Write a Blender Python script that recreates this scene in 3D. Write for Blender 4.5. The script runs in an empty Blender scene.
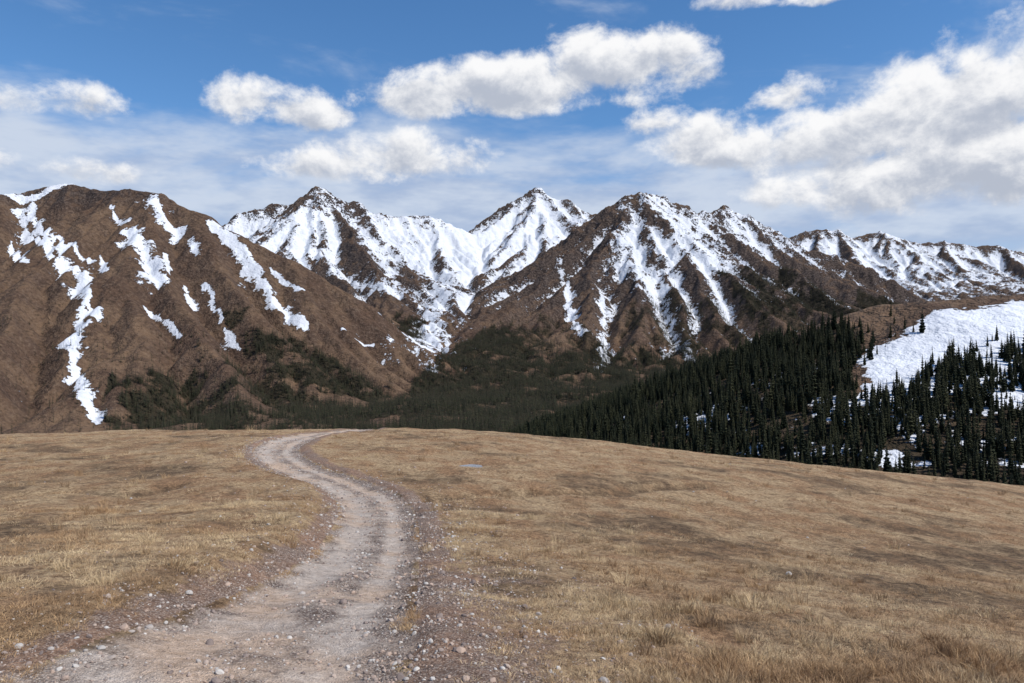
import bpy, math, time
import numpy as np
T0=time.time()
rng=np.random.default_rng(7)
scene=bpy.context.scene
FPX=796.0; HR=360.0; CAM_Z=2.0
def P(px,py,d): return ((px-512)/FPX*d, d, CAM_Z+(HR-py)/FPX*d)

# ---------------------------------------------------------------- noise
def _h(ix,iy,seed):
    h=(ix*374761393+iy*668265263+seed*974634777)&0xFFFFFFFF
    h=((h^(h>>13))*1274126177)&0xFFFFFFFF
    return h^(h>>16)
def perlin(x,y,seed=0):
    x=np.asarray(x,float); y=np.asarray(y,float)
    x0=np.floor(x).astype(np.int64); y0=np.floor(y).astype(np.int64)
    fx=x-x0; fy=y-y0
    ux=fx*fx*fx*(fx*(fx*6-15)+10); uy=fy*fy*fy*(fy*(fy*6-15)+10)
    def g(ix,iy,dx,dy):
        a=_h(ix,iy,seed)*(2*math.pi/4294967296.0)
        return np.cos(a)*dx+np.sin(a)*dy
    n00=g(x0,y0,fx,fy); n10=g(x0+1,y0,fx-1,fy)
    n01=g(x0,y0+1,fx,fy-1); n11=g(x0+1,y0+1,fx-1,fy-1)
    a=n00+(n10-n00)*ux; b=n01+(n11-n01)*ux
    return (a+(b-a)*uy)*1.5
def fbm(x,y,wl,octs=4,seed=0,gain=0.5):
    s=0; a=1; tot=0
    for o in range(octs):
        s=s+a*perlin(x/wl+17.3*o,y/wl-9.1*o,seed+o); tot+=a; a*=gain; wl=wl/2.03
    return s/tot
def ridged(x,y,wl,octs=4,seed=0,gain=0.5):
    s=0;a=1;tot=0
    for o in range(octs):
        s=s+a*(1-2*np.abs(perlin(x/wl+7.3*o,y/wl-3.1*o,seed+o))); tot+=a;a*=gain;wl/=2.03
    return s/tot
def sstep(a,b,x):
    t=np.clip((x-a)/(b-a),0,1); return t*t*(3-2*t)
def seg_dist(x,y,pts):
    best=np.full(np.shape(x),1e12)
    for (ax,ay),(bx,by) in zip(pts[:-1],pts[1:]):
        dx,dy=bx-ax,by-ay; L=dx*dx+dy*dy+1e-9
        t=np.clip(((x-ax)*dx+(y-ay)*dy)/L,0,1)
        d=(x-ax-t*dx)**2+(y-ay-t*dy)**2
        best=np.minimum(best,d)
    return np.sqrt(best)
def pip(x,y,poly):
    ins=np.zeros(np.shape(x),bool); n=len(poly)
    for i in range(n):
        x1,y1=poly[i]; x2,y2=poly[(i+1)%n]
        if y1==y2: continue
        c=((y1>y)!=(y2>y))&(x<(x2-x1)*(y-y1)/(y2-y1)+x1)
        ins^=c
    return ins
def march(H,px,py,d0,d1,n=1500):
    d=np.geomspace(d0,d1,n); x=(px-512)/FPX*d; z=CAM_Z+(HR-py)/FPX*d
    h=H(x,d); hit=np.nonzero(h>=z)[0]
    if len(hit)==0:
        k=int(np.argmax(h-z))
    else: k=hit[0]
    return (float(x[k]),float(d[k]))

# ---------------------------------------------------------------- mesh helper
def build(name,V,F,attrs=None,mat=None,smooth=True):
    V=np.asarray(V,np.float32); F=np.asarray(F,np.int32)
    me=bpy.data.meshes.new(name)
    me.vertices.add(len(V)); me.vertices.foreach_set("co",V.ravel())
    k=F.shape[1]
    me.loops.add(F.size); me.loops.foreach_set("vertex_index",F.ravel())
    me.polygons.add(len(F)); me.polygons.foreach_set("loop_start",np.arange(0,F.size,k,dtype=np.int32))
    me.polygons.foreach_set("loop_total",np.full(len(F),k,np.int32))
    me.polygons.foreach_set("use_smooth",np.full(len(F),smooth,bool))
    me.update(calc_edges=True)
    for a,v in (attrs or {}).items():
        at=me.attributes.new(a,'FLOAT','POINT'); at.data.foreach_set("value",np.asarray(v,np.float32).ravel())
    if mat: me.materials.append(mat)
    ob=bpy.data.objects.new(name,me)
    return ob
def link(ob): scene.collection.objects.link(ob); return ob
def gridF(n,m,wrap=False):
    i=np.arange(n-1)[:,None]; j=np.arange(m if wrap else m-1)[None,:]
    j2=(j+1)%m
    a=i*m+j; b=i*m+j2; c=(i+1)*m+j2; d=(i+1)*m+j
    return np.stack([a,b,c,d],-1).reshape(-1,4)

# ---------------------------------------------------------------- node helper
class NB:
    def __init__(s,t): s.t=t; s.n=t.nodes; s.l=t.links
    def new(s,ty,**k):
        n=s.n.new(ty)
        for a,v in k.items(): setattr(n,a,v)
        return n
    def put(s,sock,v):
        if v is None: return
        if isinstance(v,bpy.types.NodeSocket): s.l.new(v,sock)
        else: sock.default_value=v
    def m(s,op,a,b=None,c=None,clamp=False):
        n=s.new('ShaderNodeMath',operation=op); n.use_clamp=clamp
        s.put(n.inputs[0],a); s.put(n.inputs[1],b); s.put(n.inputs[2],c)
        return n.outputs[0]
    def v(s,op,a,b=None,scale=None):
        n=s.new('ShaderNodeVectorMath',operation=op)
        s.put(n.inputs[0],a); s.put(n.inputs[1],b)
        if scale is not None: s.put(n.inputs['Scale'],scale)
        return n.outputs['Value'] if op in('LENGTH','DOT_PRODUCT') else n.outputs[0]
    def ss(s,x,a,b,o0=0.0,o1=1.0):
        n=s.new('ShaderNodeMapRange',interpolation_type='SMOOTHSTEP')
        s.put(n.inputs[0],x); s.put(n.inputs[1],a); s.put(n.inputs[2],b); s.put(n.inputs[3],o0); s.put(n.inputs[4],o1)
        return n.outputs[0]
    def noise(s,vec,scale,detail=4,rough=0.5,dist=0.0):
        n=s.new('ShaderNodeTexNoise'); s.put(n.inputs['Vector'],vec)
        n.inputs['Scale'].default_value=scale; n.inputs['Detail'].default_value=detail
        n.inputs['Roughness'].default_value=rough; n.inputs['Distortion'].default_value=dist
        return n.outputs['Fac']
    def mix(s,f,a,b):
        n=s.new('ShaderNodeMix',data_type='RGBA'); s.put(n.inputs[0],f)
        for k,v in((6,a),(7,b)):
            if isinstance(v,tuple): v=(*v,1.0) if len(v)==3 else v
            s.put(n.inputs[k],v)
        return n.outputs[2]
    def attr(s,name):
        n=s.new('ShaderNodeAttribute',attribute_name=name); return n.outputs['Fac']
    def mapv(s,vec,sc):
        n=s.new('ShaderNodeMapping'); s.put(n.inputs[0],vec); n.inputs['Scale'].default_value=sc; return n.outputs[0]
def newmat(name):
    m=bpy.data.materials.new(name); m.use_nodes=True; m.node_tree.nodes.clear()
    nb=NB(m.node_tree)
    out=nb.new('ShaderNodeOutputMaterial'); bs=nb.new('ShaderNodeBsdfPrincipled')
    nb.l.new(bs.outputs[0],out.inputs[0]); bs.inputs['Roughness'].default_value=0.95
    bs.inputs['Specular IOR Level'].default_value=0.15
    return m,nb,bs

# ================================================================ MOUNTAINS
GX0,GX1,GY0,GY1,C=-3400.,7000.,900.,8900.,14.
gx=np.arange(GX0,GX1,C); gy=np.arange(GY0,GY1,C)
XX,YY=np.meshgrid(gx,gy)   # [iy,ix]
FLOOR=-480.0
RIDGES=[
 (0.70,5000,[(-420,150,2300),(-250,170,2300),(-100,195,2350),(-20,196,2450),(15,187,2550),(35,184,2600),(70,179,2650),(95,187,2600),(130,185,2500),(158,191,2450),(200,208,2400),(240,230,2350),(290,255,2300),(340,285,2250),(385,325,2200),(410,365,2150),(425,410,2100),(432,450,2000)]),
 (0.8,3000,[(70,179,2650),(60,230,2250),(30,290,1850),(0,360,1500)]),
 (0.8,3000,[(130,185,2500),(170,245,2150),(205,310,1850),(235,375,1550),(250,420,1350)]),
 (0.8,3000,[(200,208,2400),(255,275,2150),(300,345,1900),(335,405,1700)]),
 (0.85,2700,[(60,250,4200),(150,232,4300),(215,216,4350),(240,203,4400),(275,195,4500),(300,188,4500),(316,178,4500),(330,187,4500),(352,192,4550),(378,205,4600),(405,206,4700),(435,210,4800),(462,222,4900),(480,232,5000),(497,210,5200),(515,193,5400),(528,186,5450),(540,180,5500),(562,189,5500),(592,204,5500),(625,220,5400),(690,230,5300)]),
 (0.85,2600,[(330,187,4500),(350,222,4050),(375,262,3600),(392,300,3200),(402,340,2800),(408,390,2500)]),
 (0.85,2600,[(275,195,4500),(285,228,4000),(315,265,3500),(350,305,3000)]),
 (0.9,2400,[(435,210,4800),(440,245,4300),(432,280,3900)]),
 (0.95,2400,[(540,180,5500),(527,215,5000),(500,243,4600)]),
 (0.80,4500,[(728,196,4900),(710,206,4700),(690,200,4450),(660,190,4150),(640,182,4000),(625,188,3950),(600,211,3800),(575,232,3650),(545,265,3450),(515,298,3250),(490,328,3050),(462,355,2850),(435,382,2650),(415,412,2450),(400,440,2300)]),
 (0.85,4000,[(515,298,3250),(520,340,2850),(515,385,2500),(505,430,2200)]),
 (0.9,4000,[(640,182,4000),(662,222,3700),(688,262,3300),(705,300,2950),(700,340,2650),(680,380,2350),(660,425,2100)]),
 (0.9,4000,[(600,211,3800),(603,262,3350),(590,320,2850),(572,372,2450),(555,425,2150)]),
 (0.85,4000,[(690,200,4450),(735,222,4100),(780,248,3800),(825,282,3500),(850,320,3200),(860,370,2800)]),
 (0.85,4000,[(728,196,4900),(745,204,4900),(770,216,4900),(800,233,4850),(830,246,4800),(860,257,4700),(890,271,4600),(940,297,4400),(990,320,4300),(1100,360,4200)]),
 (0.9,4000,[(770,216,4900),(815,260,4450),(850,290,4100)]),
 (0.9,4000,[(830,246,4800),(880,290,4300),(905,318,4000)]),
 (0.75,2600,[(700,262,8000),(770,245,8000),(800,230,8000),(815,227,8000),(838,228,8000),(852,235,8000),(880,227,8000),(905,236,8000),(922,240,8000),(942,238,8000),(975,244,8000),(1000,242,8000),(1024,249,8000),(1100,262,7900),(1180,250,7900)]),
 (0.8,2000,[(838,228,8000),(860,262,7000),(890,285,6300)]),
 (0.8,2000,[(942,238,8000),(960,270,7000),(975,290,6400)]),
 (0.8,2000,[(1000,242,8000),(1040,275,7000)]),
]
wx=XX+18*fbm(XX,YY,420,3,11); wy=YY+18*fbm(XX,YY,420,3,31)
Z=np.full(XX.shape,FLOOR)
for s,Lc,pl in RIDGES:
    w=[P(*p) for p in pl]
    for (ax,ay,az),(bx,by,bz) in zip(w[:-1],w[1:]):
        dx,dy=bx-ax,by-ay; L=dx*dx+dy*dy
        t=np.clip(((wx-ax)*dx+(wy-ay)*dy)/L,0,1)
        d=np.sqrt((wx-ax-t*dx)**2+(wy-ay-t*dy)**2)
        Z=np.maximum(Z, az+(bz-az)*t - s*d/(1+d/Lc))
Z+= fbm(XX,YY,260,5,51,0.6)*26*sstep(FLOOR,FLOOR+110,Z)+ perlin(XX/31,YY/31,77)*3
ny,nx=Z.shape; N=ny*nx
OFF=[(-1,-1),(-1,0),(-1,1),(0,-1),(0,1),(1,-1),(1,0),(1,1)]
idx=np.arange(N).reshape(ny,nx)
def neigh(A,oy,ox,fill):
    B=np.full_like(A,fill)
    ys=slice(max(0,-oy),ny-max(0,oy)); xs=slice(max(0,-ox),nx-max(0,ox))
    yd=slice(max(0,oy),ny-max(0,-oy)); xd=slice(max(0,ox),nx-max(0,-ox))
    B[ys,xs]=A[yd,xd]; return B
def flow(Z):
    best=np.zeros_like(Z); rec=idx.copy()
    for oy,ox in OFF:
        L=C*math.hypot(oy,ox)
        Zn=neigh(Z,oy,ox,1e9); sl=(Z-Zn)/L
        m=sl>best; best[m]=sl[m]; rec[m]=(idx+oy*nx+ox)[m]
    R=rec.ravel().copy(); R[R==np.arange(N)]=N
    R=np.append(R,N); S=np.ones(N+1); S[N]=0
    for k in range(10):
        S=S+np.bincount(R,weights=S,minlength=N+1); S[N]=0
        R=R[R]
    return rec,S[:N].reshape(ny,nx)
nearG=sstep(3300,2800,YY)*sstep(-0.10,-0.16,XX/YY)
for it in range(34):
    if it%2==0: rec,A=flow(Z)
    Zr=Z.ravel()[rec]
    c=0.045*np.sqrt(A)*(A>2)*(1-0.30*nearG)
    c=np.minimum(c,1.2)
    Z=(Z+c*Zr)/(1+c)
    for oy,ox in OFF:
        L=C*math.hypot(oy,ox)
        Z=np.minimum(Z,neigh(Z,oy,ox,1e9)+1.05*L)
    lap=(neigh(Z,0,1,0)+neigh(Z,0,-1,0)+neigh(Z,1,0,0)+neigh(Z,-1,0,0)-4*Z)
    lap[0]=lap[-1]=0; lap[:,0]=lap[:,-1]=0
    Z+=(0.02+0.02*nearG)*lap
rec,A=flow(Z)
def gblur(G,sig):
    p=int(4*sig); Gp=np.pad(G,p,mode='edge')
    ky=np.fft.fftfreq(Gp.shape[0])[:,None]; kx=np.fft.rfftfreq(Gp.shape[1])[None,:]
    r=np.fft.irfft2(np.fft.rfft2(Gp)*np.exp(-2*(math.pi*sig)**2*(ky**2+kx**2)),s=Gp.shape)
    return r[p:-p,p:-p]
LA=gblur(np.log(A),1.0)
CV=gblur(Z,3.0)-Z; CV/= (np.std(CV)+1e-6)
CV2=gblur(Z,9.0)-Z; CV2/= (np.std(CV2)+1e-6)
ZS=gblur(Z,1.5); DY,DX=np.gradient(ZS,C)
def cw(t): return (-.5*t**3+t**2-.5*t, 1.5*t**3-2.5*t**2+1, -1.5*t**3+2*t**2+.5*t, .5*t**3-.5*t**2)
def samp(G,x,y,cubic=False):
    fx=np.clip((x-GX0)/C,1.001,nx-3.001); fy=np.clip((y-GY0)/C,1.001,ny-3.001)
    ix=fx.astype(int); iy=fy.astype(int); tx=fx-ix; ty=fy-iy
    if not cubic:
        return (G[iy,ix]*(1-tx)+G[iy,ix+1]*tx)*(1-ty)+(G[iy+1,ix]*(1-tx)+G[iy+1,ix+1]*tx)*ty
    a=cw(tx); b=cw(ty); r=0
    for j in range(4):
        q=0
        for i in range(4): q=q+a[i]*G[iy+j-1,ix+i-1]
        r=r+b[j]*q
    return r
def nearf(x,y): return sstep(3300,2800,y)*sstep(-0.10,-0.16,x/y)
def HM(x,y,full=False):
    z=samp(Z,x,y,True)
    sl=np.clip(np.hypot(samp(DX,x,y),samp(DY,x,y))/0.5,0.15,1.4)
    na=nearf(x,y)
    hi=(0.55+1.35*sstep(0,600,z))*(1-na)+na*(0.50+0.7*sstep(430,560,z))
    r1=ridged(x+12*perlin(x/40,y/40,8),y,150,5,91,0.6)
    r2=ridged(x,y,38,3,97,0.6)
    zz=z+sl*hi*((r1-0.3)*13+(r2-.2)*4)
    return (zz,r1,r2) if full else zz
print("erosion",time.time()-T0)
U=np.linspace(-0.95,0.95,1250); D=np.geomspace(1000,8750,820)
uu,dd=np.meshgrid(U,D); mx=(uu*dd).ravel(); my=dd.ravel()
mz,r1,r2=HM(mx,my,True)
MM=lambda px,py:march(HM,px,py,1100,8700)
conc=np.clip(samp(CV,mx,my),-2,2.5); conc2=np.clip(samp(CV2,mx,my),-2,2.5); la=samp(LA,mx,my)
gxx=samp(DX,mx,my); gyy=samp(DY,mx,my)
asp=-gxx/np.sqrt(1+gxx**2+gyy**2)   # + = faces right (+X)
S=0.45+0.32*np.tanh((mz-300)/380)+0.07*conc+0.07*conc2+0.03*np.clip(la-1,0,3)+0.50*asp+0.48*fbm(mx,my,330,6,201,0.68)-0.26*(r1-.2)-0.18*(r2-.2)
S-=0.35*np.clip(np.hypot(gxx,gyy)-0.75,0,1)
nearA=nearf(mx,my)
S-=0.50*nearA
S+=0.14*sstep(5800,6500,my)
for px,py,R,a in [(370,262,380,-.30),(345,212,260,-.35),(400,312,300,-.30),(455,255,520,.30),(440,300,320,.35),(425,340,220,.40),(500,235,500,.30),(545,205,450,.08),(255,212,450,.28),(300,228,380,.18),(540,320,330,-.35),(500,370,330,-.5),(450,400,330,-.5),(585,255,200,-.2),(640,250,380,.20),(630,310,300,.18),(760,270,500,.06),(560,300,200,-.2),(430,215,300,.08),(720,320,350,.08),(690,250,300,.1),(600,390,400,-.2)]:
    wx_,wy_=MM(px,py)
    S+=a*np.exp(-((mx-wx_)**2+(my-wy_)**2)/(R*R))
STREAKS=[([(20,212),(38,240),(58,262),(78,280),(88,300),(76,335),(76,375),(90,408),(98,420)],14),
 ([(152,198),(163,215),(180,238)],24),([(128,232),(142,252),(160,286)],27),
 ([(213,225),(236,248),(250,272),(275,300),(305,328)],15),([(228,232),(246,255),(266,292)],12),
 ([(8,240),(28,264)],9),([(145,308),(160,320),(182,336)],7),([(184,288),(190,306)],10),([(5,190),(30,200),(45,192),(55,184),(72,182)],18),
 ([(110,208),(128,222)],8),([(270,268),(300,290)],7),([(70,245),(90,262)],8),([(205,285),(222,318)],9),([(190,240),(196,254)],8),([(30,205),(38,225),(52,238)],14),
 ([(60,240),(62,262)],8),([(165,255),(170,275)],7),([(225,330),(240,350)],6),([(100,255),(108,270)],7),([(338,330),(372,345)],4),([(80,288),(90,300),(95,316)],14),([(62,262),(84,282)],20),
 ([(500,240),(470,256),(450,272),(442,300),(430,330),(420,356)],95),([(640,205),(622,235),(628,262),(650,295)],75),([(652,205),(690,235),(725,262),(790,292)],55),
 ([(560,262),(568,300),(580,335)],28),([(245,215),(285,235),(330,262),(400,300)],55),([(740,215),(790,245),(840,275)],45),([(600,290),(605,330),(600,372)],22),([(660,285),(672,330),(690,360)],30)]
wob=1+1.3*fbm(mx,my,60,3,300); jit=0.30*fbm(mx,my,35,3,303); jb=0.55*fbm(mx,my,150,5,307,.65)-.22*(r1-.2)-.15*(r2-.2)-.25*np.clip(np.hypot(gxx,gyy)-.8,0,1)
for pl,w in STREAKS:
    wp=[MM(*p) for p in pl]
    R=1800 if w>27 or w in(22,28,30) else 1000
    near=(np.abs(mx-np.mean([p[0] for p in wp]))<R)&(np.abs(my-np.mean([p[1] for p in wp]))<R*1.3)
    dd_=np.full(mx.shape,1e6); dd_[near]=seg_dist(mx[near]+14*perlin(mx[near]/60,my[near]/60,33),my[near],wp)
    big=wp[0][1]>3000
    S=np.maximum(S,(0.90 if big else 0.98)-0.5*dd_/(w*np.clip(wob,.25,2.2))+(jb if big else jit))
# forest polygons on the far slopes
FPOLY=[([(98,436),(100,388),(118,372),(142,400),(138,436)],1,-.12),
 ([(134,436),(130,380),(150,366),(185,388),(225,412),(235,436)],1,-.15),
 ([(180,380),(250,368),(300,390),(300,436),(230,436)],0.8,.0),
 ([(255,338),(330,358),(396,392),(402,436),(318,436),(285,392)],1,-.12),
 ([(215,315),(300,340),(330,358),(260,352)],0.7,.06),
 ([(380,345),(396,312),(425,322),(428,348)],0.9,-.05),
 ([(398,436),(402,395),(425,370),(460,345),(492,325),(520,338),(545,366),(560,400),(560,436),(480,440)],1.0,-.30),
 ([(545,366),(600,345),(660,352),(700,345),(690,380),(620,405),(560,436),(560,400)],1.0,-.08),
 ([(500,320),(560,320),(600,345),(640,360),(680,345),(760,330),(860,318),(860,345),(700,372),(620,395),(560,405)],0.55,-.0),
 ([(600,330),(660,300),(760,300),(900,290),(905,310),(760,335),(660,345)],0.5,.0),
 ([(720,275),(780,270),(860,290),(900,300),(860,325),(760,330)],0.8,-.08),
 ([(-60,436),(-60,330),(40,320),(120,340),(230,350),(300,380),(300,436)],0.05,-.05)]
forest=np.zeros(mx.shape)
tree_pts=[]
def warp(x,y): return x+45*fbm(x,y,130,3,441), y+45*fbm(x,y,130,3,447)
def fq(x,y): return fbm(x,y,110,3,401)+0.35*perlin(x/30,y/30,405)
for poly,dens,thr in FPOLY:
    wp=[MM(*p) for p in poly]
    xs=[p[0] for p in wp]; ys=[p[1] for p in wp]
    ins=pip(*warp(mx,my),wp)
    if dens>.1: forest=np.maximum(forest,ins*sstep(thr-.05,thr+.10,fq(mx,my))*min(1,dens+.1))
    area=(max(xs)-min(xs)+80)*(max(ys)-min(ys)+80); n=int(min(area*0.035,150000))
    tx=rng.uniform(min(xs)-40,max(xs)+40,n); ty=rng.uniform(min(ys)-40,max(ys)+40,n)
    k=pip(*warp(tx,ty),wp); tx,ty=tx[k],ty[k]
    k=(fq(tx,ty)>thr-.15*rng.random(len(tx)))&(rng.random(len(tx))<dens); tx,ty=tx[k],ty[k]
    tree_pts.append(np.stack([tx,ty,HM(tx,ty)-0.5],1))
FT=np.concatenate(tree_pts); print("far trees",len(FT))
S-=0.12*forest
rocky=(1-.9*nearA)*sstep(-50,350,mz)+nearA*sstep(450,560,mz)*.7+nearA*.15

def mountain_mat():
    m,nb,bs=newmat("alpine_rock_and_snow")
    pos=nb.new('ShaderNodeNewGeometry').outputs['Position']
    nrm=nb.new('ShaderNodeNewGeometry').outputs['Normal']
    S=nb.attr('snow'); Fo=nb.attr('forest'); Ro=nb.attr('rocky')
    n1=nb.noise(pos,0.022,5,0.68); n2=nb.noise(pos,0.11,4,0.68); n3=nb.noise(pos,0.005,3,0.55)
    sc=nb.m('ADD',S,nb.m('MULTIPLY',nb.m('SUBTRACT',n1,0.5),1.5))
    sc=nb.m('ADD',sc,nb.m('MULTIPLY',nb.m('SUBTRACT',n2,0.5),1.3))
    mask=nb.ss(sc,0.50,0.59)
    base=nb.mix(nb.ss(n3,0.36,0.62),(0.100,0.059,0.038),(0.178,0.112,0.068))
    base=nb.mix(nb.ss(n1,0.38,0.66,0,.85),base,(0.078,0.047,0.032))
    base=nb.mix(nb.ss(n2,0.5,0.75,0,0.6),base,(0.22,0.155,0.10))
    shrub=nb.m('MULTIPLY',nb.ss(n2,.44,.36),nb.m('SUBTRACT',1.0,Ro))
    base=nb.mix(nb.m('MULTIPLY',shrub,.7),base,(0.040,0.032,0.019))
    rock=nb.mix(nb.ss(n2,.4,.6),(0.055,0.037,0.030),(0.155,0.110,0.083))
    base=nb.mix(nb.m('MULTIPLY',Ro,nb.ss(n1,.35,.6,.3,.85)),base,rock)
    sep=nb.new('ShaderNodeSeparateXYZ'); nb.l.new(nrm,sep.inputs[0])
    steep=nb.ss(sep.outputs[2],0.80,0.66)
    base=nb.mix(nb.m('MULTIPLY',nb.m('MULTIPLY',steep,0.75),Ro),base,nb.mix(nb.ss(n2,.4,.6),(0.032,0.026,0.026),(0.125,0.098,0.085)))
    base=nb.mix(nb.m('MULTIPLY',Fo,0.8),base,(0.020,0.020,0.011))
    snow=nb.mix(nb.ss(n1,.35,.7),(0.74,0.765,0.80),(0.62,0.64,0.685))
    col=nb.mix(mask,base,snow)
    nb.l.new(col,bs.inputs['Base Color'])
    bp=nb.new('ShaderNodeBump'); bp.inputs['Strength'].default_value=1.0; bp.inputs['Distance'].default_value=15
    h=nb.m('MULTIPLY',nb.m('ADD',n2,nb.m('MULTIPLY',n1,1.8)),nb.m('SUBTRACT',1.0,nb.m('MULTIPLY',mask,0.6)))
    h=nb.m('MULTIPLY',h,nb.m('MULTIPLY_ADD',Ro,.5,.5))
    nb.l.new(h,bp.inputs['Height']); nb.l.new(bp.outputs[0],bs.inputs['Normal'])
    return m
MAT_MT=mountain_mat()
link(build("mountain_range",np.stack([mx,my,mz],1),gridF(len(D),len(U)),{'snow':S,'forest':forest,'rocky':rocky},MAT_MT))
print("mountain",time.time()-T0)

# ================================================================ RIGHT HILLSIDE
GR=[P(*p) for p in [(330,530,1500),(430,478,1300),(500,446,1120),(560,421,1000),(600,408,920),(640,396,850),(700,374,750),(760,352,680),(800,339,630),(850,322,590),(890,307,570),(930,301,560),(980,297,560),(1024,293,560),(1150,280,590),(1350,265,650)]]
def HG(x,y):
    xw=x+5*fbm(x,y,90,2,3); yw=y+5*fbm(x,y,90,2,4)
    z=np.full(np.shape(x),-600.0)
    for (ax,ay,az),(bx,by,bz) in zip(GR[:-1],GR[1:]):
        dx,dy=bx-ax,by-ay;L=dx*dx+dy*dy
        t=np.clip(((xw-ax)*dx+(yw-ay)*dy)/L,0,1)
        d=np.sqrt((xw-ax-t*dx)**2+(yw-ay-t*dy)**2)
        z=np.maximum(z,az+(bz-az)*t-0.40*(np.sqrt(d*d+144)-12))
    return z+fbm(x,y,110,4,61)*7+fbm(x,y,9,2,66)*0.5
U2=np.linspace(-0.35,1.15,680); D2=np.geomspace(210,2000,430)
uu,dd=np.meshgrid(U2,D2); hx=(uu*dd).ravel(); hy=dd.ravel(); hz=HG(hx,hy)
MG=lambda px,py:march(HG,px,py,220,1600)
snowpoly=[MG(*p) for p in [(925,316),(955,309),(1024,303),(1100,300),(1150,350),(1100,420),(1024,410),(980,402),(930,402),(885,412),(850,405),(862,380),(864,360),(892,338)]]
ins=pip(hx,hy,snowpoly)
dsn=seg_dist(hx,hy,snowpoly+[snowpoly[0]])
SG=0.48+np.where(ins,1,-1)*np.clip(dsn/22,0,0.66)+0.75*fbm(hx,hy,40,5,501,.6)
low=pip(hx,hy,[MG(*p) for p in [(560,430),(700,395),(830,360),(860,380),(870,420),(1024,400),(1150,400),(1150,480),(900,470),(700,452)]])
SG=np.where(low&~ins,np.maximum(SG,0.40+0.70*fbm(hx,hy,30,3,505)),SG)
forest_px=[(505,436),(560,414),(640,392),(700,370),(760,348),(800,335),(835,326),(858,330),(864,345),(852,372),(858,396),(895,394),(935,370),(990,350),(1024,346),(1120,340),(1150,470)]
fp=[MG(*p) for p in forest_px]
fp+=[(280,260),(180,300),(60,420),(-40,700),(-40,1100)]
fo=pip(hx,hy,fp)*0.8
link(build("hillside",np.stack([hx,hy,hz],1),gridF(len(D2),len(U2)),{'snow':SG,'forest':fo,'rocky':fo*0+.2},MAT_MT))
n=130000
tx=rng.uniform(-80,760,n); ty=rng.uniform(230,1150,n)
k=pip(tx,ty,fp); tx,ty=tx[k],ty[k]
q=fbm(tx,ty,32,3,601)
glade=[MG(*p) for p in [(985,395),(1024,392),(1060,400),(1060,420),(1024,418),(1000,410)]]
k=(rng.random(len(tx))<sstep(-.42,-.02,q)*0.62+0.06)&~(pip(tx,ty,glade)&(rng.random(len(tx))<.8)); tx,ty=tx[k],ty[k]
ex,ey=rng.uniform(150,420,1400),rng.uniform(300,620,1400)
dmar=seg_dist(ex,ey,fp[6:16]); k=(rng.random(1400)<0.6*np.exp(-dmar/14)+.006)
tx=np.append(tx,ex[k]); ty=np.append(ty,ey[k])
NT=np.stack([tx,ty,HG(tx,ty)-0.3],1); print("near trees",len(NT))

# ================================================================ MEADOW + ROAD
yt=np.arange(-900,1300,1.0)
pk=np.interp(yt,[-900,-50,-10,0,7,15,22,33,42,52,62,75,88,100,130,200,300,600,1000,1300],
             [-60,-4,0.4,1.35,2.4,3.6,4.62,5.5,5.75,5.87,6.1,6.57,7.5,9.0,14,32,66,250,500,520])
kk=np.exp(-0.5*(np.arange(-9,10)/3.0)**2); kk/=kk.sum()
pk=np.convolve(np.pad(pk,9,mode='edge'),kk,'valid')
def softp(x,w): return w*np.logaddexp(0,x/w)
def MB(x,y):
    r=np.hypot(x,y)
    z=CAM_Z-np.interp(y,yt,pk)-0.105*softp(x+5,4)-0.016*softp(-x-16,4)
    z=z+fbm(x,y,17,3,701)*0.45*sstep(6,30,r)+fbm(x,y,2.6,3,705)*0.15+fbm(x,y,0.5,2,709)*0.025*sstep(60,20,r)
    return z
MMd=lambda px,py:march(MB,px,py,3,95,3000)
Lpx=[(-25,683),(45,655),(112,632),(182,608),(252,585),(298,562),(322,542),(336,522),(339,505),(330,492),(306,481),(276,471),(257,461),(251,452),(256,444),(274,438),(296,434)]
Rpx=[(410,683),(412,655),(414,632),(416,608),(417,585),(419,562),(420,542),(418,522),(413,505),(400,492),(372,481),(336,471),(312,461),(300,452),(300,445),(312,439),(330,434)]
Lw=[MMd(*p) for p in Lpx]; Rw=[MMd(*p) for p in Rpx]
Lw=[(-8.8,-60),(-7.4,-12),(-5.8,3)]+Lw+[(Lw[-1][0]+1,Lw[-1][1]+14),(Lw[-1][0]+3,Lw[-1][1]+60)]
Rw=[(-4.4,-60),(-3.2,-12),(-1.6,3)]+Rw+[(Rw[-1][0]+1,Rw[-1][1]+14),(Rw[-1][0]+3,Rw[-1][1]+60)]
def smooth(pl,it=2):
    pl=np.array(pl)
    for _ in range(it):
        a=pl[:-1]*.75+pl[1:]*.25; b=pl[:-1]*.25+pl[1:]*.75
        pl=np.concatenate([pl[:1],np.stack([a,b],1).reshape(-1,2),pl[-1:]])
    return [tuple(p) for p in pl]
Lw=smooth(Lw); Rw=smooth(Rw)
road_poly=Lw+Rw[::-1]
pud=MMd(472,464)
DITCH=[MMd(*p) for p in [(425,500),(480,494),(540,491),(600,493),(650,487),(715,484)]]
DITCH2=[MMd(*p) for p in [(0,498),(60,492),(120,497),(170,488)]]
def road_info(x,y):
    sd=np.full(np.shape(x),-50.0); t=np.full(np.shape(x),2.0)
    near=(x>-45)&(x<8)&(y>-70)&(y<150)
    xs,ys=x[near],y[near]
    dl=seg_dist(xs,ys,Lw); dr=seg_dist(xs,ys,Rw); ins=pip(xs,ys,road_poly)
    d=np.minimum(dl,dr); s=np.where(ins,d,-d)
    sd[near]=s
    tt=np.where(ins,dl/(dl+dr+1e-6),np.where(dl<dr,-dl,1+dr)); t[near]=tt
    return sd,t
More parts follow.
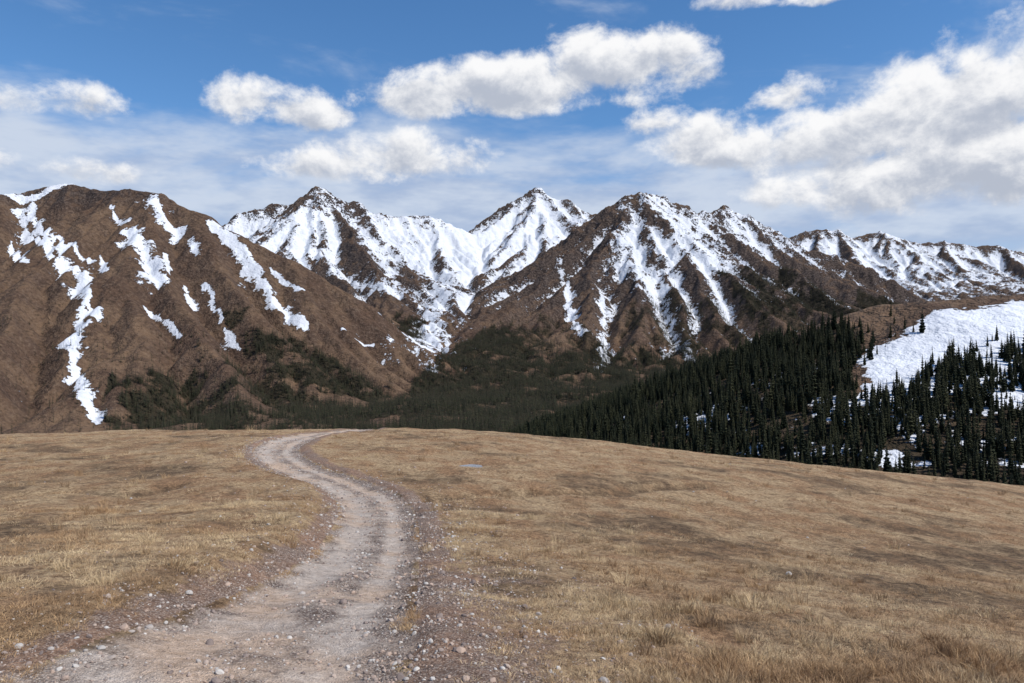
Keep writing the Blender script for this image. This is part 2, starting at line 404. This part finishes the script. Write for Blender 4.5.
def ditchf(x,y):
    q=1+.5*fbm(x,y,4,2,77)
    return np.maximum(np.exp(-(seg_dist(x,y,DITCH)/(0.75*q))**2),.7*np.exp(-(seg_dist(x,y,DITCH2)/(0.7*q))**2))
def MF(x,y,full=False):
    z=MB(x,y); sd,t=road_info(x,y)
    edge=sd+0.40*fbm(x,y,1.1,3,801)
    m=sstep(-0.25,0.35,edge)
    rut=np.exp(-((t-.27)/.11)**2)+np.exp(-((t-.73)/.11)**2)
    z=z-0.13*m-0.045*m*rut+m*0.04*fbm(x,y,.7,3,807)
    left=(t<0)
    z=z+np.where(left,0.38*sstep(0,1.1,-sd)*np.exp(-np.maximum(-sd-1,0)/5)*sstep(7,14,y)*sstep(46,34,y),0)
    z=z+np.where((t>1)&(t<2),0.05*sstep(0,.4,-sd)*sstep(1.6,.6,-sd),0)
    z=z-0.38*ditchf(x,y)
    rp=np.hypot((x-pud[0])/1.5,(y-pud[1])/1.9); z=z-0.20*np.exp(-rp**2)
    if full: return z,m,sd,t
    return z
azd=np.linspace(-37,37,930); azc=np.linspace(37,323,90)[1:-1]
AZ=np.radians(np.concatenate([azd,azc])); RR=np.concatenate([[0.02,0.5],np.geomspace(1.2,1150,800)])
aa,rr=np.meshgrid(AZ,RR); vx=(np.sin(aa)*rr).ravel(); vy=(np.cos(aa)*rr).ravel()
vz,rm,sd,tt=MF(vx,vy,True)
def baref(x,y,sd,tt):
    b=np.where((tt>1)&(tt<4),np.exp(-np.maximum(-sd-0.3,0)/1.9)*sstep(28,10,y),0)
    b=np.maximum(b,np.where(tt<0,0.9*sstep(.9,.2,-sd),0))
    return np.maximum(b,np.where((tt>1)&(tt<4),0.8*sstep(1.3,.3,-sd),0))
bare=baref(vx,vy,sd,tt)
def patchf(x,y):   # 0..1: thin, dark turf in noise patches and along the ditches
    return np.maximum(sstep(0.00,0.34,fbm(x,y,9,5,911,.68)+0.18*sstep(0,10,x)*sstep(45,25,y)*sstep(9,14,y)),np.clip(ditchf(x,y)*1.2,0,1))
dark=patchf(vx,vy)
V=np.stack([vx,vy,vz],1); F=gridF(len(RR),len(AZ),True)[:,::-1]
isroad=rm[F].max(1)>0.02
def meadow_mat():
    m,nb,bs=newmat("dry_meadow_and_dirt")
    pos=nb.new('ShaderNodeNewGeometry').outputs['Position']
    road=nb.attr('road'); tc=nb.attr('cross'); bare=nb.attr('bare'); dark=nb.attr('dark')
    nmid=nb.noise(nb.mapv(pos,(1,0.6,1)),0.45,5,0.68); nfine=nb.noise(pos,7,5,0.7); nvf=nb.noise(pos,45,2,0.7); nl=nb.noise(nb.mapv(pos,(1,.7,1)),1.7,4,.65)
    g=nb.m('ADD',nb.m('MULTIPLY',nfine,0.6),nb.m('MULTIPLY',nvf,0.4))
    straw=nb.mix(nb.ss(g,0.38,0.60),(0.18,0.112,0.062),(0.58,0.42,0.245))
    straw=nb.mix(nb.ss(nmid,0.40,0.62,0,0.85),straw,nb.mix(nb.ss(g,.38,.62),(0.13,0.068,0.036),(0.43,0.25,0.13)))
    straw=nb.mix(nb.ss(nl,.50,.68,0,.75),straw,nb.mix(g,(0.06,0.038,0.024),(0.26,0.165,0.095)))
    straw=nb.mix(nb.m('MULTIPLY',dark,nb.ss(nl,.3,.6,.35,1.0)),straw,nb.mix(nb.ss(g,.38,.62),(0.05,0.034,0.022),(0.20,0.13,0.075)))
    dirt=nb.mix(nb.ss(nfine,0.35,0.65),(0.18,0.10,0.062),(0.44,0.27,0.175))
    gn=nb.new('ShaderNodeTexVoronoi'); nb.l.new(pos,gn.inputs['Vector']); gn.inputs['Scale'].default_value=30
    hs=nb.new('ShaderNodeHueSaturation'); hs.inputs['Saturation'].default_value=0.0; nb.l.new(gn.outputs['Color'],hs.inputs['Color'])
    peb=nb.mix(nb.ss(hs.outputs[0],.1,.9),(0.20,0.155,0.125),(0.60,0.51,0.43))
    peb=nb.mix(nb.ss(gn.outputs['Distance'],0.2,0.6),peb,(0.14,0.10,0.08))
    dirt=nb.mix(nb.ss(nmid,0.38,0.6,0.2,0.75),dirt,peb)
    nr=nb.noise(pos,1.1,6,0.72); nr2=nb.noise(pos,0.35,3,0.6)
    sand=nb.mix(nb.ss(nfine,0.3,0.7),(0.48,0.335,0.23),(0.72,0.545,0.41))
    sand=nb.mix(nb.ss(nr2,.38,.6),sand,nb.mix(nb.ss(nfine,0.3,0.7),(0.46,0.375,0.31),(0.70,0.60,0.51)))
    def gs(c,w): 
        q=nb.m('DIVIDE',nb.m('SUBTRACT',tc,c),w); return nb.m('POWER',2.718,nb.m('MULTIPLY',nb.m('MULTIPLY',q,q),-1.0))
    track=nb.m('ADD',gs(0.27,0.22),gs(0.72,0.12))
    trk=nb.ss(nb.m('ADD',nb.m('MULTIPLY',track,0.95),nb.m('MULTIPLY',nb.m('SUBTRACT',nr,0.5),3.0)),0.0,0.9)
    rcol=nb.mix(trk,nb.mix(nb.ss(nr,.4,.65,0,.5),peb,(0.42,0.31,0.235)),sand)
    rcol=nb.mix(nb.ss(nvf,.54,.72,0,.6),rcol,(0.25,0.18,0.14))
    edge=nb.ss(nb.m('ADD',bare,nb.m('MULTIPLY',nb.m('SUBTRACT',nr,0.5),1.8)),0.30,0.65)
    col=nb.mix(edge,straw,dirt)
    rk=nb.ss(nb.m('ADD',road,nb.m('MULTIPLY',nb.m('SUBTRACT',nr,0.5),1.2)),0.35,0.75)
    col=nb.mix(rk,col,rcol)
    nb.l.new(col,bs.inputs['Base Color'])
    bp=nb.new('ShaderNodeBump'); bp.inputs['Strength'].default_value=1.0; bp.inputs['Distance'].default_value=0.09
    nb.l.new(nb.m('ADD',nb.m('ADD',nfine,nr),nb.m('MULTIPLY',nvf,0.6)),bp.inputs['Height']); nb.l.new(bp.outputs[0],bs.inputs['Normal'])
    return m
MAT_G=meadow_mat()
def sub(name,sel):
    Fs=F[sel]; u,inv=np.unique(Fs,return_inverse=True); Fs=inv.reshape(Fs.shape)
    return link(build(name,V[u],Fs,{'road':rm[u],'cross':tt[u],'bare':bare[u],'dark':dark[u]},MAT_G))
sub("meadow",~isroad); sub("dirt_road",isroad)
print("meadow",time.time()-T0)

# puddle
m,nb,bs=newmat("still_water"); bs.inputs['Base Color'].default_value=(0.03,0.035,0.04,1); bs.inputs['Roughness'].default_value=0.12; bs.inputs['Specular IOR Level'].default_value=0.18
a=np.linspace(0,2*math.pi,49)[:-1]
rad=1+0.22*np.sin(2*a+1)+0.16*np.sin(5*a)
pv=[(pud[0],pud[1])]+[(pud[0]+0.85*r*math.cos(t),pud[1]+1.4*r*math.sin(t)) for r,t in zip(rad,a)]
pvx=np.array([p[0] for p in pv]); pvy=np.array([p[1] for p in pv])
pz=float(MF(pvx[:1],pvy[:1])[0])+0.06
link(build("puddle",np.stack([pvx,pvy,np.full(49,pz)],1),np.array([(0,1+i,1+(i+1)%48) for i in range(48)]),None,m))

# ================================================================ SCATTER
def scatter(name,pts,rot,scl,ind,protos):
    coll=bpy.data.collections.new(name+"_parts")
    for p in protos: coll.objects.link(p)
    me=bpy.data.meshes.new(name); me.vertices.add(len(pts)); me.vertices.foreach_set("co",np.asarray(pts,np.float32).ravel())
    a=me.attributes.new('rot','FLOAT_VECTOR','POINT'); a.data.foreach_set('vector',np.asarray(rot,np.float32).ravel())
    a=me.attributes.new('scl','FLOAT_VECTOR','POINT'); a.data.foreach_set('vector',np.asarray(scl,np.float32).ravel())
    a=me.attributes.new('ind','INT','POINT'); a.data.foreach_set('value',np.asarray(ind,np.int32).ravel())
    ob=bpy.data.objects.new(name,me); link(ob)
    g=bpy.data.node_groups.new(name+"_nodes",'GeometryNodeTree')
    g.interface.new_socket('Geometry',in_out='INPUT',socket_type='NodeSocketGeometry')
    g.interface.new_socket('Geometry',in_out='OUTPUT',socket_type='NodeSocketGeometry')
    gi=g.nodes.new('NodeGroupInput'); go=g.nodes.new('NodeGroupOutput')
    ci=g.nodes.new('GeometryNodeCollectionInfo'); ci.inputs['Collection'].default_value=coll; ci.inputs['Separate Children'].default_value=True; ci.inputs['Reset Children'].default_value=True
    ip=g.nodes.new('GeometryNodeInstanceOnPoints'); ip.inputs['Pick Instance'].default_value=True
    def na(n,ty):
        x=g.nodes.new('GeometryNodeInputNamedAttribute'); x.data_type=ty; x.inputs['Name'].default_value=n
        return [o for o in x.outputs if o.enabled and o.name=='Attribute'][0]
    L=g.links
    L.new(gi.outputs[0],ip.inputs['Points']); L.new(ci.outputs[0],ip.inputs['Instance'])
    L.new(na('ind','INT'),ip.inputs['Instance Index']); L.new(na('rot','FLOAT_VECTOR'),ip.inputs['Rotation']); L.new(na('scl','FLOAT_VECTOR'),ip.inputs['Scale'])
    L.new(ip.outputs[0],go.inputs[0])
    md=ob.modifiers.new("scatter",'NODES'); md.node_group=g
    return ob

# conifers
def conifer_mat():
    m,nb,bs=newmat("conifer_needles")
    oi=nb.new('ShaderNodeObjectInfo').outputs['Random']
    c=nb.mix(oi,(0.011,0.017,0.009),(0.048,0.050,0.024))
    nb.l.new(c,bs.inputs['Base Color']); bs.inputs['Roughness'].default_value=0.8
    return m
MAT_C=conifer_mat()
m,nb,bs=newmat("conifer_bark"); bs.inputs['Base Color'].default_value=(0.09,0.065,0.05,1); MAT_B=m
def conifer(name,seed,levels,nbr,h,r,fine):
    rg=np.random.default_rng(seed); V=[];F=[];M=[]
    ns=6
    for k,(zz,rad) in enumerate([(-1.0,.2),(h*.5,.12),(h*.98,.02)]):
        for i in range(ns):
            t=2*math.pi*i/ns; V.append((rad*math.cos(t),rad*math.sin(t),zz))
    for k in range(2):
        for i in range(ns):
            a=k*ns+i;b=k*ns+(i+1)%ns; F.append((a,b,b+ns,a+ns)); M.append(1)
    for l in range(levels):
        t=(l+rg.random()*.6)/levels; z=h*(0.05+0.93*t)
        R=r*((1-t)**0.8)*(0.8+0.2*math.sin(l*2.1+seed))+0.10
        if t<0.1: R*=0.75
        off=rg.random()*6.28
        for b in range(nbr):
            if rg.random()<0.10: continue
            an=off+2*math.pi*b/nbr+rg.normal()*.25; rr=R*rg.uniform(.6,1.2)
            dr=rr*rg.uniform(.25,.6); wd=rg.uniform(.22,.36)*rr+.05
            ca,sa=math.cos(an),math.sin(an)
            def pt(q,w,dz): return (ca*q-sa*w, sa*q+ca*w, z+dz)
            i0=len(V)
            V+= [pt(0,0,.15),pt(rr*.55,-wd,-dr*.55-.05),pt(rr,0,-dr+.1*rr),pt(rr*.55,wd,-dr*.55-.05)]
            F.append((i0,i0+1,i0+2,i0+3)); M.append(0)
            if fine:
                i0=len(V)
                V+= [pt(rr*.15,0,.1),pt(rr*.95,0,-dr*.9),pt(rr*.7,rg.normal()*.1,-dr-.35*rr),pt(rr*.25,rg.normal()*.1,-dr*.6-.3*rr)]
                F.append((i0,i0+1,i0+2,i0+3)); M.append(0)
    ob=build(name,V,F,None,MAT_C,False); ob.data.materials.append(MAT_B)
    ob.data.polygons.foreach_set("material_index",np.array(M,np.int32))
    return ob
CN=[conifer("conifer_%d"%i,20+i,26,8,13,[2.0,2.4,1.7,2.2,1.5][i],True) for i in range(5)]
CF=[conifer("far_conifer_%d"%i,40+i,8,5,13,[2.4,2.8,2.0][i],False) for i in range(3)]
def rz(n,tilt=0.0): return np.stack([rng.normal(0,tilt,n),rng.normal(0,tilt,n),rng.uniform(0,6.28,n)],1)
n=len(NT); s=np.clip(rng.normal(.68,.24,n),.22,1.35)
scatter("conifer_forest",NT,rz(n,.03),np.stack([s,s,s*rng.uniform(.9,1.15,n)],1),rng.integers(0,5,n),CN)
n=len(FT); s=np.clip(rng.normal(1.05,.4,n),.35,2.1)
scatter("conifer_forest",FT,rz(n,.02),np.stack([s,s,s*1.1],1),rng.integers(0,3,n),CF)

# grass
def grass_mat():
    m,nb,bs=newmat("dry_grass_blades")
    oi=nb.new('ShaderNodeObjectInfo').outputs['Random']; loc=nb.new('ShaderNodeObjectInfo').outputs['Location']
    n=nb.noise(loc,0.35,2,.6); n2=nb.noise(loc,1.4,2,.6)
    c=nb.mix(oi,(0.32,0.21,0.115),(0.68,0.52,0.31))
    c=nb.mix(nb.ss(n,.42,.60,0,.85),c,nb.mix(oi,(0.22,0.125,0.065),(0.50,0.315,0.16)))
    c=nb.mix(nb.ss(n2,.50,.66,0,.6),c,(0.20,0.13,0.075))
    nb.l.new(c,bs.inputs['Base Color']); bs.inputs['Roughness'].default_value=0.7
    return m
MAT_GR=grass_mat()
def tuft(name,seed,nb_,h,spread,lean,w):
    rg=np.random.default_rng(seed);V=[];F=[]
    for b in range(nb_):
        a=rg.uniform(0,6.28);q=spread*math.sqrt(rg.random());x,y=q*math.cos(a),q*math.sin(a)
        la=a+rg.normal()*.8; hh=h*rg.uniform(.5,1.2); le=lean*hh*rg.uniform(.3,1.6)
        wa=rg.uniform(0,3.14);wx,wy=w*math.cos(wa),w*math.sin(wa)
        i=len(V)
        for (k,zf,lf) in ((1,0,0),(.8,.6,.35),(.12,.95 if lean<1 else .75,1)):
            cx,cy=x+le*lf*math.cos(la),y+le*lf*math.sin(la)
            V+=[(cx-wx*k,cy-wy*k,hh*zf-.01),(cx+wx*k,cy+wy*k,hh*zf-.01)]
        F+=[(i,i+1,i+3,i+2),(i+2,i+3,i+5,i+4)]
    return build(name,V,F,None,MAT_GR,False)
TU=[tuft("grass_tuft_0",1,26,.036,.12,1.8,.0022),tuft("grass_tuft_1",2,30,.045,.10,1.4,.002),tuft("grass_tuft_2",3,24,.03,.14,2.6,.0025),
    tuft("grass_tuft_3",4,46,.12,.06,.7,.0018),tuft("grass_tuft_4",5,55,.15,.07,.6,.0018)]
def ring(n,r0,r1,amax=38):
    a=np.radians(rng.uniform(-amax,amax,n)); r=np.sqrt(rng.uniform(r0*r0,r1*r1,n)); return np.sin(a)*r,np.cos(a)*r
gp=[];gs=[];gi=[]
for (n,r0,r1,sm) in [(38000,3.5,14,1.0),(36000,12,30,1.3),(26000,28,85,2.0)]:
    x,y=ring(n,r0,r1); z,m_,sd_,t_=MF(x,y,True)
    patch=fbm(x,y,1.8,4,901); dk=patchf(x,y); br=baref(x,y,sd_,t_)
    keep=(sd_<-0.10+.4*perlin(x,y,5))&(rng.random(n)>br*1.05)&(rng.random(n)<(0.60+patch*2.2)*(1-.8*dk))
    keep&=~(np.hypot((x-pud[0])/1.5,(y-pud[1])/2.4)<1)
    x,y,z,dk=x[keep],y[keep],z[keep],dk[keep]
    rt=sstep(.0,.5,fbm(x,y,3,3,905)+0.45*(x>1.2)*sstep(16,6,y))
    tall=rng.random(len(x))<0.03+0.42*rt*sstep(22,7,y)*(x>0.5)
    ii=np.where(tall,rng.integers(3,5,len(x)),rng.integers(0,3,len(x)))
    gp.append(np.stack([x,y,z],1)); gs.append(sm*np.clip(rng.normal(1,.35,len(x)),.4,2)); gi.append(ii)
gp=np.concatenate(gp);gs=np.concatenate(gs);gi=np.concatenate(gi)
scatter("dry_grass",gp,rz(len(gp),.08),np.stack([gs,gs,gs],1),gi,TU)
# gravel
def stone_mat():
    m,nb,bs=newmat("gravel_stone")
    oi=nb.new('ShaderNodeObjectInfo').outputs['Random']; 
    r=nb.new('ShaderNodeValToRGB'); nb.l.new(oi,r.inputs[0]); e=r.color_ramp.elements
    e[0].position=0;e[0].color=(0.17,0.135,0.12,1);e[1].position=1;e[1].color=(0.56,0.52,0.47,1)
    for p_,c_ in((.3,(0.33,0.26,0.22,1)),(.55,(0.42,0.31,0.24,1)),(.8,(0.38,0.35,0.32,1))):
        q=e.new(p_); q.color=c_
    nb.l.new(r.outputs[0],bs.inputs['Base Color']); bs.inputs['Roughness'].default_value=.85
    return m
MAT_S=stone_mat()
import bmesh
def stone(name,seed):
    rg=np.random.default_rng(seed); bm=bmesh.new(); bmesh.ops.create_icosphere(bm,subdivisions=2,radius=1)
    sc=(1,rg.uniform(.6,.95),rg.uniform(.45,.75))
    pl=[(rg.normal(size=3)) for _ in range(7)]
    for v in bm.verts:
        c=np.array(v.co)
        for q in pl:
            q=q/np.linalg.norm(q); d=c@q
            if d>.72: c=c-q*(d-.72)
        v.co=(c[0]*sc[0],c[1]*sc[1],c[2]*sc[2])
    me=bpy.data.meshes.new(name); bm.to_mesh(me); bm.free(); me.materials.append(MAT_S)
    return bpy.data.objects.new(name,me)
ST=[stone("stone_%d"%i,60+i) for i in range(5)]
n=420000; x=rng.uniform(-34,8,n); y=4+60*rng.random(n)**1.9
z,m_,sd_,t_=MF(x,y,True)
w=np.where((t_>0)&(t_<1),0.20+0.6*np.exp(-((t_-.50)/.12)**2)+0.9*(t_>.78)+.9*(t_<.12),0)
w=np.where(t_<0,1.2*np.exp(sd_/0.55),w); w=np.where((t_>1)&(t_<5),1.2*np.exp(sd_/1.1)*sstep(50,20,y)+.45*np.exp(sd_/3)*sstep(22,8,y),w)
w*=np.clip(0.55+1.5*fbm(x,y,.9,3,950),0,2)
k=rng.random(n)<w*.95; x,y,z=x[k],y[k],z[k]
s=0.010*np.exp(rng.normal(0,.6,len(x)))*(1+y/40); s=np.clip(s,.004,.07)
x2,y2=ring(350,6,75,36); z2,_,sd2,_=MF(x2,y2,True); k=(sd2<-.2); x2,y2,z2=x2[k],y2[k],z2[k]
s2=np.clip(np.exp(rng.normal(-3.5,.5,len(x2))),.02,.11)
gp=np.stack([np.append(x,x2),np.append(y,y2),np.append(z,z2)],1); gs=np.append(s,s2)
gp[:,2]+=gs*.15
n=len(gp); print("stones",n)
scatter("gravel",gp,np.stack([rng.normal(0,.3,n),rng.normal(0,.3,n),rng.uniform(0,6.28,n)],1),np.stack([gs]*3,1),rng.integers(0,5,n),ST)

# ================================================================ LIGHT + SKY
SUN_AZ=math.radians(112); SUN_EL=math.radians(50)
sdv=(math.sin(SUN_AZ)*math.cos(SUN_EL),math.cos(SUN_AZ)*math.cos(SUN_EL),math.sin(SUN_EL))
from mathutils import Vector
sl=bpy.data.lights.new("sun",'SUN'); sl.energy=4.6; sl.angle=math.radians(0.5); sl.color=(1,.955,.89)
so=bpy.data.objects.new("sun",sl); so.rotation_euler=Vector(sdv).to_track_quat('Z','Y').to_euler(); link(so)
w=bpy.data.worlds.new("World"); scene.world=w; w.use_nodes=True; w.node_tree.nodes.clear(); nb=NB(w.node_tree)
w.cycles.sampling_method='MANUAL'; w.cycles.sample_map_resolution=256
out=nb.new('ShaderNodeOutputWorld')
sky=nb.new('ShaderNodeTexSky'); sky.sky_type='NISHITA'; sky.sun_disc=False; sky.sun_elevation=SUN_EL; sky.sun_rotation=SUN_AZ; sky.altitude=2500; sky.air_density=1.1; sky.dust_density=0.2; sky.ozone_density=2.0
hsv=nb.new('ShaderNodeHueSaturation'); hsv.inputs['Saturation'].default_value=1.22; nb.l.new(sky.outputs[0],hsv.inputs['Color'])
bg=nb.new('ShaderNodeBackground'); bg.inputs[1].default_value=0.15; nb.l.new(hsv.outputs[0],bg.inputs[0])
dirv=nb.new('ShaderNodeTexCoord').outputs['Generated']
BL=[(425,98,58,26),(480,90,60,32),(545,84,55,36),(605,66,62,38),(650,58,48,34),(682,74,34,24),(520,104,110,16),
 (256,100,42,28),(295,112,55,24),(240,110,28,20),(84,103,44,20),(12,100,34,15),(790,96,38,18),(738,0,42,12),(820,-6,30,12),
 (1030,80,120,62),(940,112,110,55),(860,140,110,42),(770,150,95,32),(700,142,52,26),(660,125,30,18),(980,165,230,55),
 (405,158,70,26),(345,168,62,18),(40,168,80,12)]
s_=nb.new('ShaderNodeSeparateXYZ'); nb.l.new(dirv,s_.inputs[0]); X,Y,Zs=s_.outputs
az=nb.m('ARCTAN2',X,Y); hyp=nb.m('SQRT',nb.m('ADD',nb.m('MULTIPLY',X,X),nb.m('MULTIPLY',Y,Y)))
el=nb.m('DIVIDE',Zs,hyp); Fd=None; Fu=None
for cx,cy,rx,ry in BL:
    a0=math.atan((cx-512)/FPX); c_=math.cos(a0); e0=(HR-cy)/FPX*c_; ra=rx/FPX*c_*c_*1.15; re=ry/FPX*c_*1.05
    kk_=min(1.0,max(0.45,ry/30))
    a=nb.m('MULTIPLY_ADD',az,1/ra,-a0/ra); e=nb.m('MULTIPLY_ADD',el,1/re,-e0/re)
    e2=nb.m('MAXIMUM',e,nb.m('MULTIPLY',e,-1.5))
    r2_=nb.m('MULTIPLY_ADD',a,a,nb.m('MULTIPLY',e2,e2))
    g=nb.m('MULTIPLY_ADD',r2_,-kk_,kk_)
    gu=nb.m('MULTIPLY_ADD',e,-0.9*kk_,g)
    Fd=g if Fd is None else nb.m('SMOOTH_MAX',Fd,g,0.3)
    Fu=gu if Fu is None else nb.m('SMOOTH_MAX',Fu,gu,0.3)
Fd=nb.m('MAXIMUM',Fd,-1.6); Fu=nb.m('MAXIMUM',Fu,-1.9)
v2=nb.mapv(dirv,(1,1,1.3))
n0=nb.noise(v2,15,8,0.62,0.15)
off=nb.v('ADD',dirv,(0.008,0.0,0.016)); n1=nb.noise(nb.mapv(off,(1,1,1.3)),15,8,0.62,0.15)
d0=nb.m('ADD',nb.m('MULTIPLY',Fd,1.05),nb.m('MULTIPLY',nb.m('SUBTRACT',n0,0.5),4.2))
d1=nb.m('ADD',nb.m('MULTIPLY',Fu,1.05),nb.m('MULTIPLY',nb.m('SUBTRACT',n1,0.5),4.2))
mask=nb.ss(d0,-0.35,0.75)
lit=nb.ss(nb.m('SUBTRACT',d1,nb.m('MULTIPLY',d0,0.55)),1.15,-0.45)  # sunlit tops and shaded bases of the clouds, painted into their colour
ccol=nb.mix(lit,(0.47,0.515,0.61),(0.96,0.96,0.97))
vv=nb.mapv(dirv,(1,1,3.2)); vn=nb.noise(vv,3.2,6,0.62,0.4); vn2=nb.noise(vv,9,4,.6)
band=nb.ss(el,0.36,0.18)
veil=nb.m('MULTIPLY',nb.ss(nb.m('ADD',nb.m('ADD',vn,nb.m('MULTIPLY',vn2,.35)),nb.m('MULTIPLY',band,0.46)),0.70,1.15),0.92)
vcol=nb.mix(nb.ss(vn2,.35,.65),(0.42,0.51,0.69),(0.62,0.69,0.81))
b1=nb.new('ShaderNodeBackground'); nb.l.new(vcol,b1.inputs[0]); b1.inputs[1].default_value=1.0
b2=nb.new('ShaderNodeBackground'); nb.l.new(ccol,b2.inputs[0]); b2.inputs[1].default_value=1.0
m1=nb.new('ShaderNodeMixShader'); nb.l.new(veil,m1.inputs[0]); nb.l.new(bg.outputs[0],m1.inputs[1]); nb.l.new(b1.outputs[0],m1.inputs[2])
m2=nb.new('ShaderNodeMixShader'); nb.l.new(mask,m2.inputs[0]); nb.l.new(m1.outputs[0],m2.inputs[1]); nb.l.new(b2.outputs[0],m2.inputs[2])
nb.l.new(m2.outputs[0],out.inputs[0])

cam=bpy.data.cameras.new("camera"); co=bpy.data.objects.new("camera",cam); link(co)
co.location=(0,0,CAM_Z); co.rotation_euler=(math.radians(90),0,0)
cam.lens=FPX/1024*36; cam.sensor_width=36; cam.shift_y=(HR-341.5)/1024; cam.clip_start=0.1; cam.clip_end=30000
scene.camera=co
scene.view_settings.view_transform='Standard'; scene.view_settings.look='None'; scene.view_settings.exposure=0
print("done",time.time()-T0)
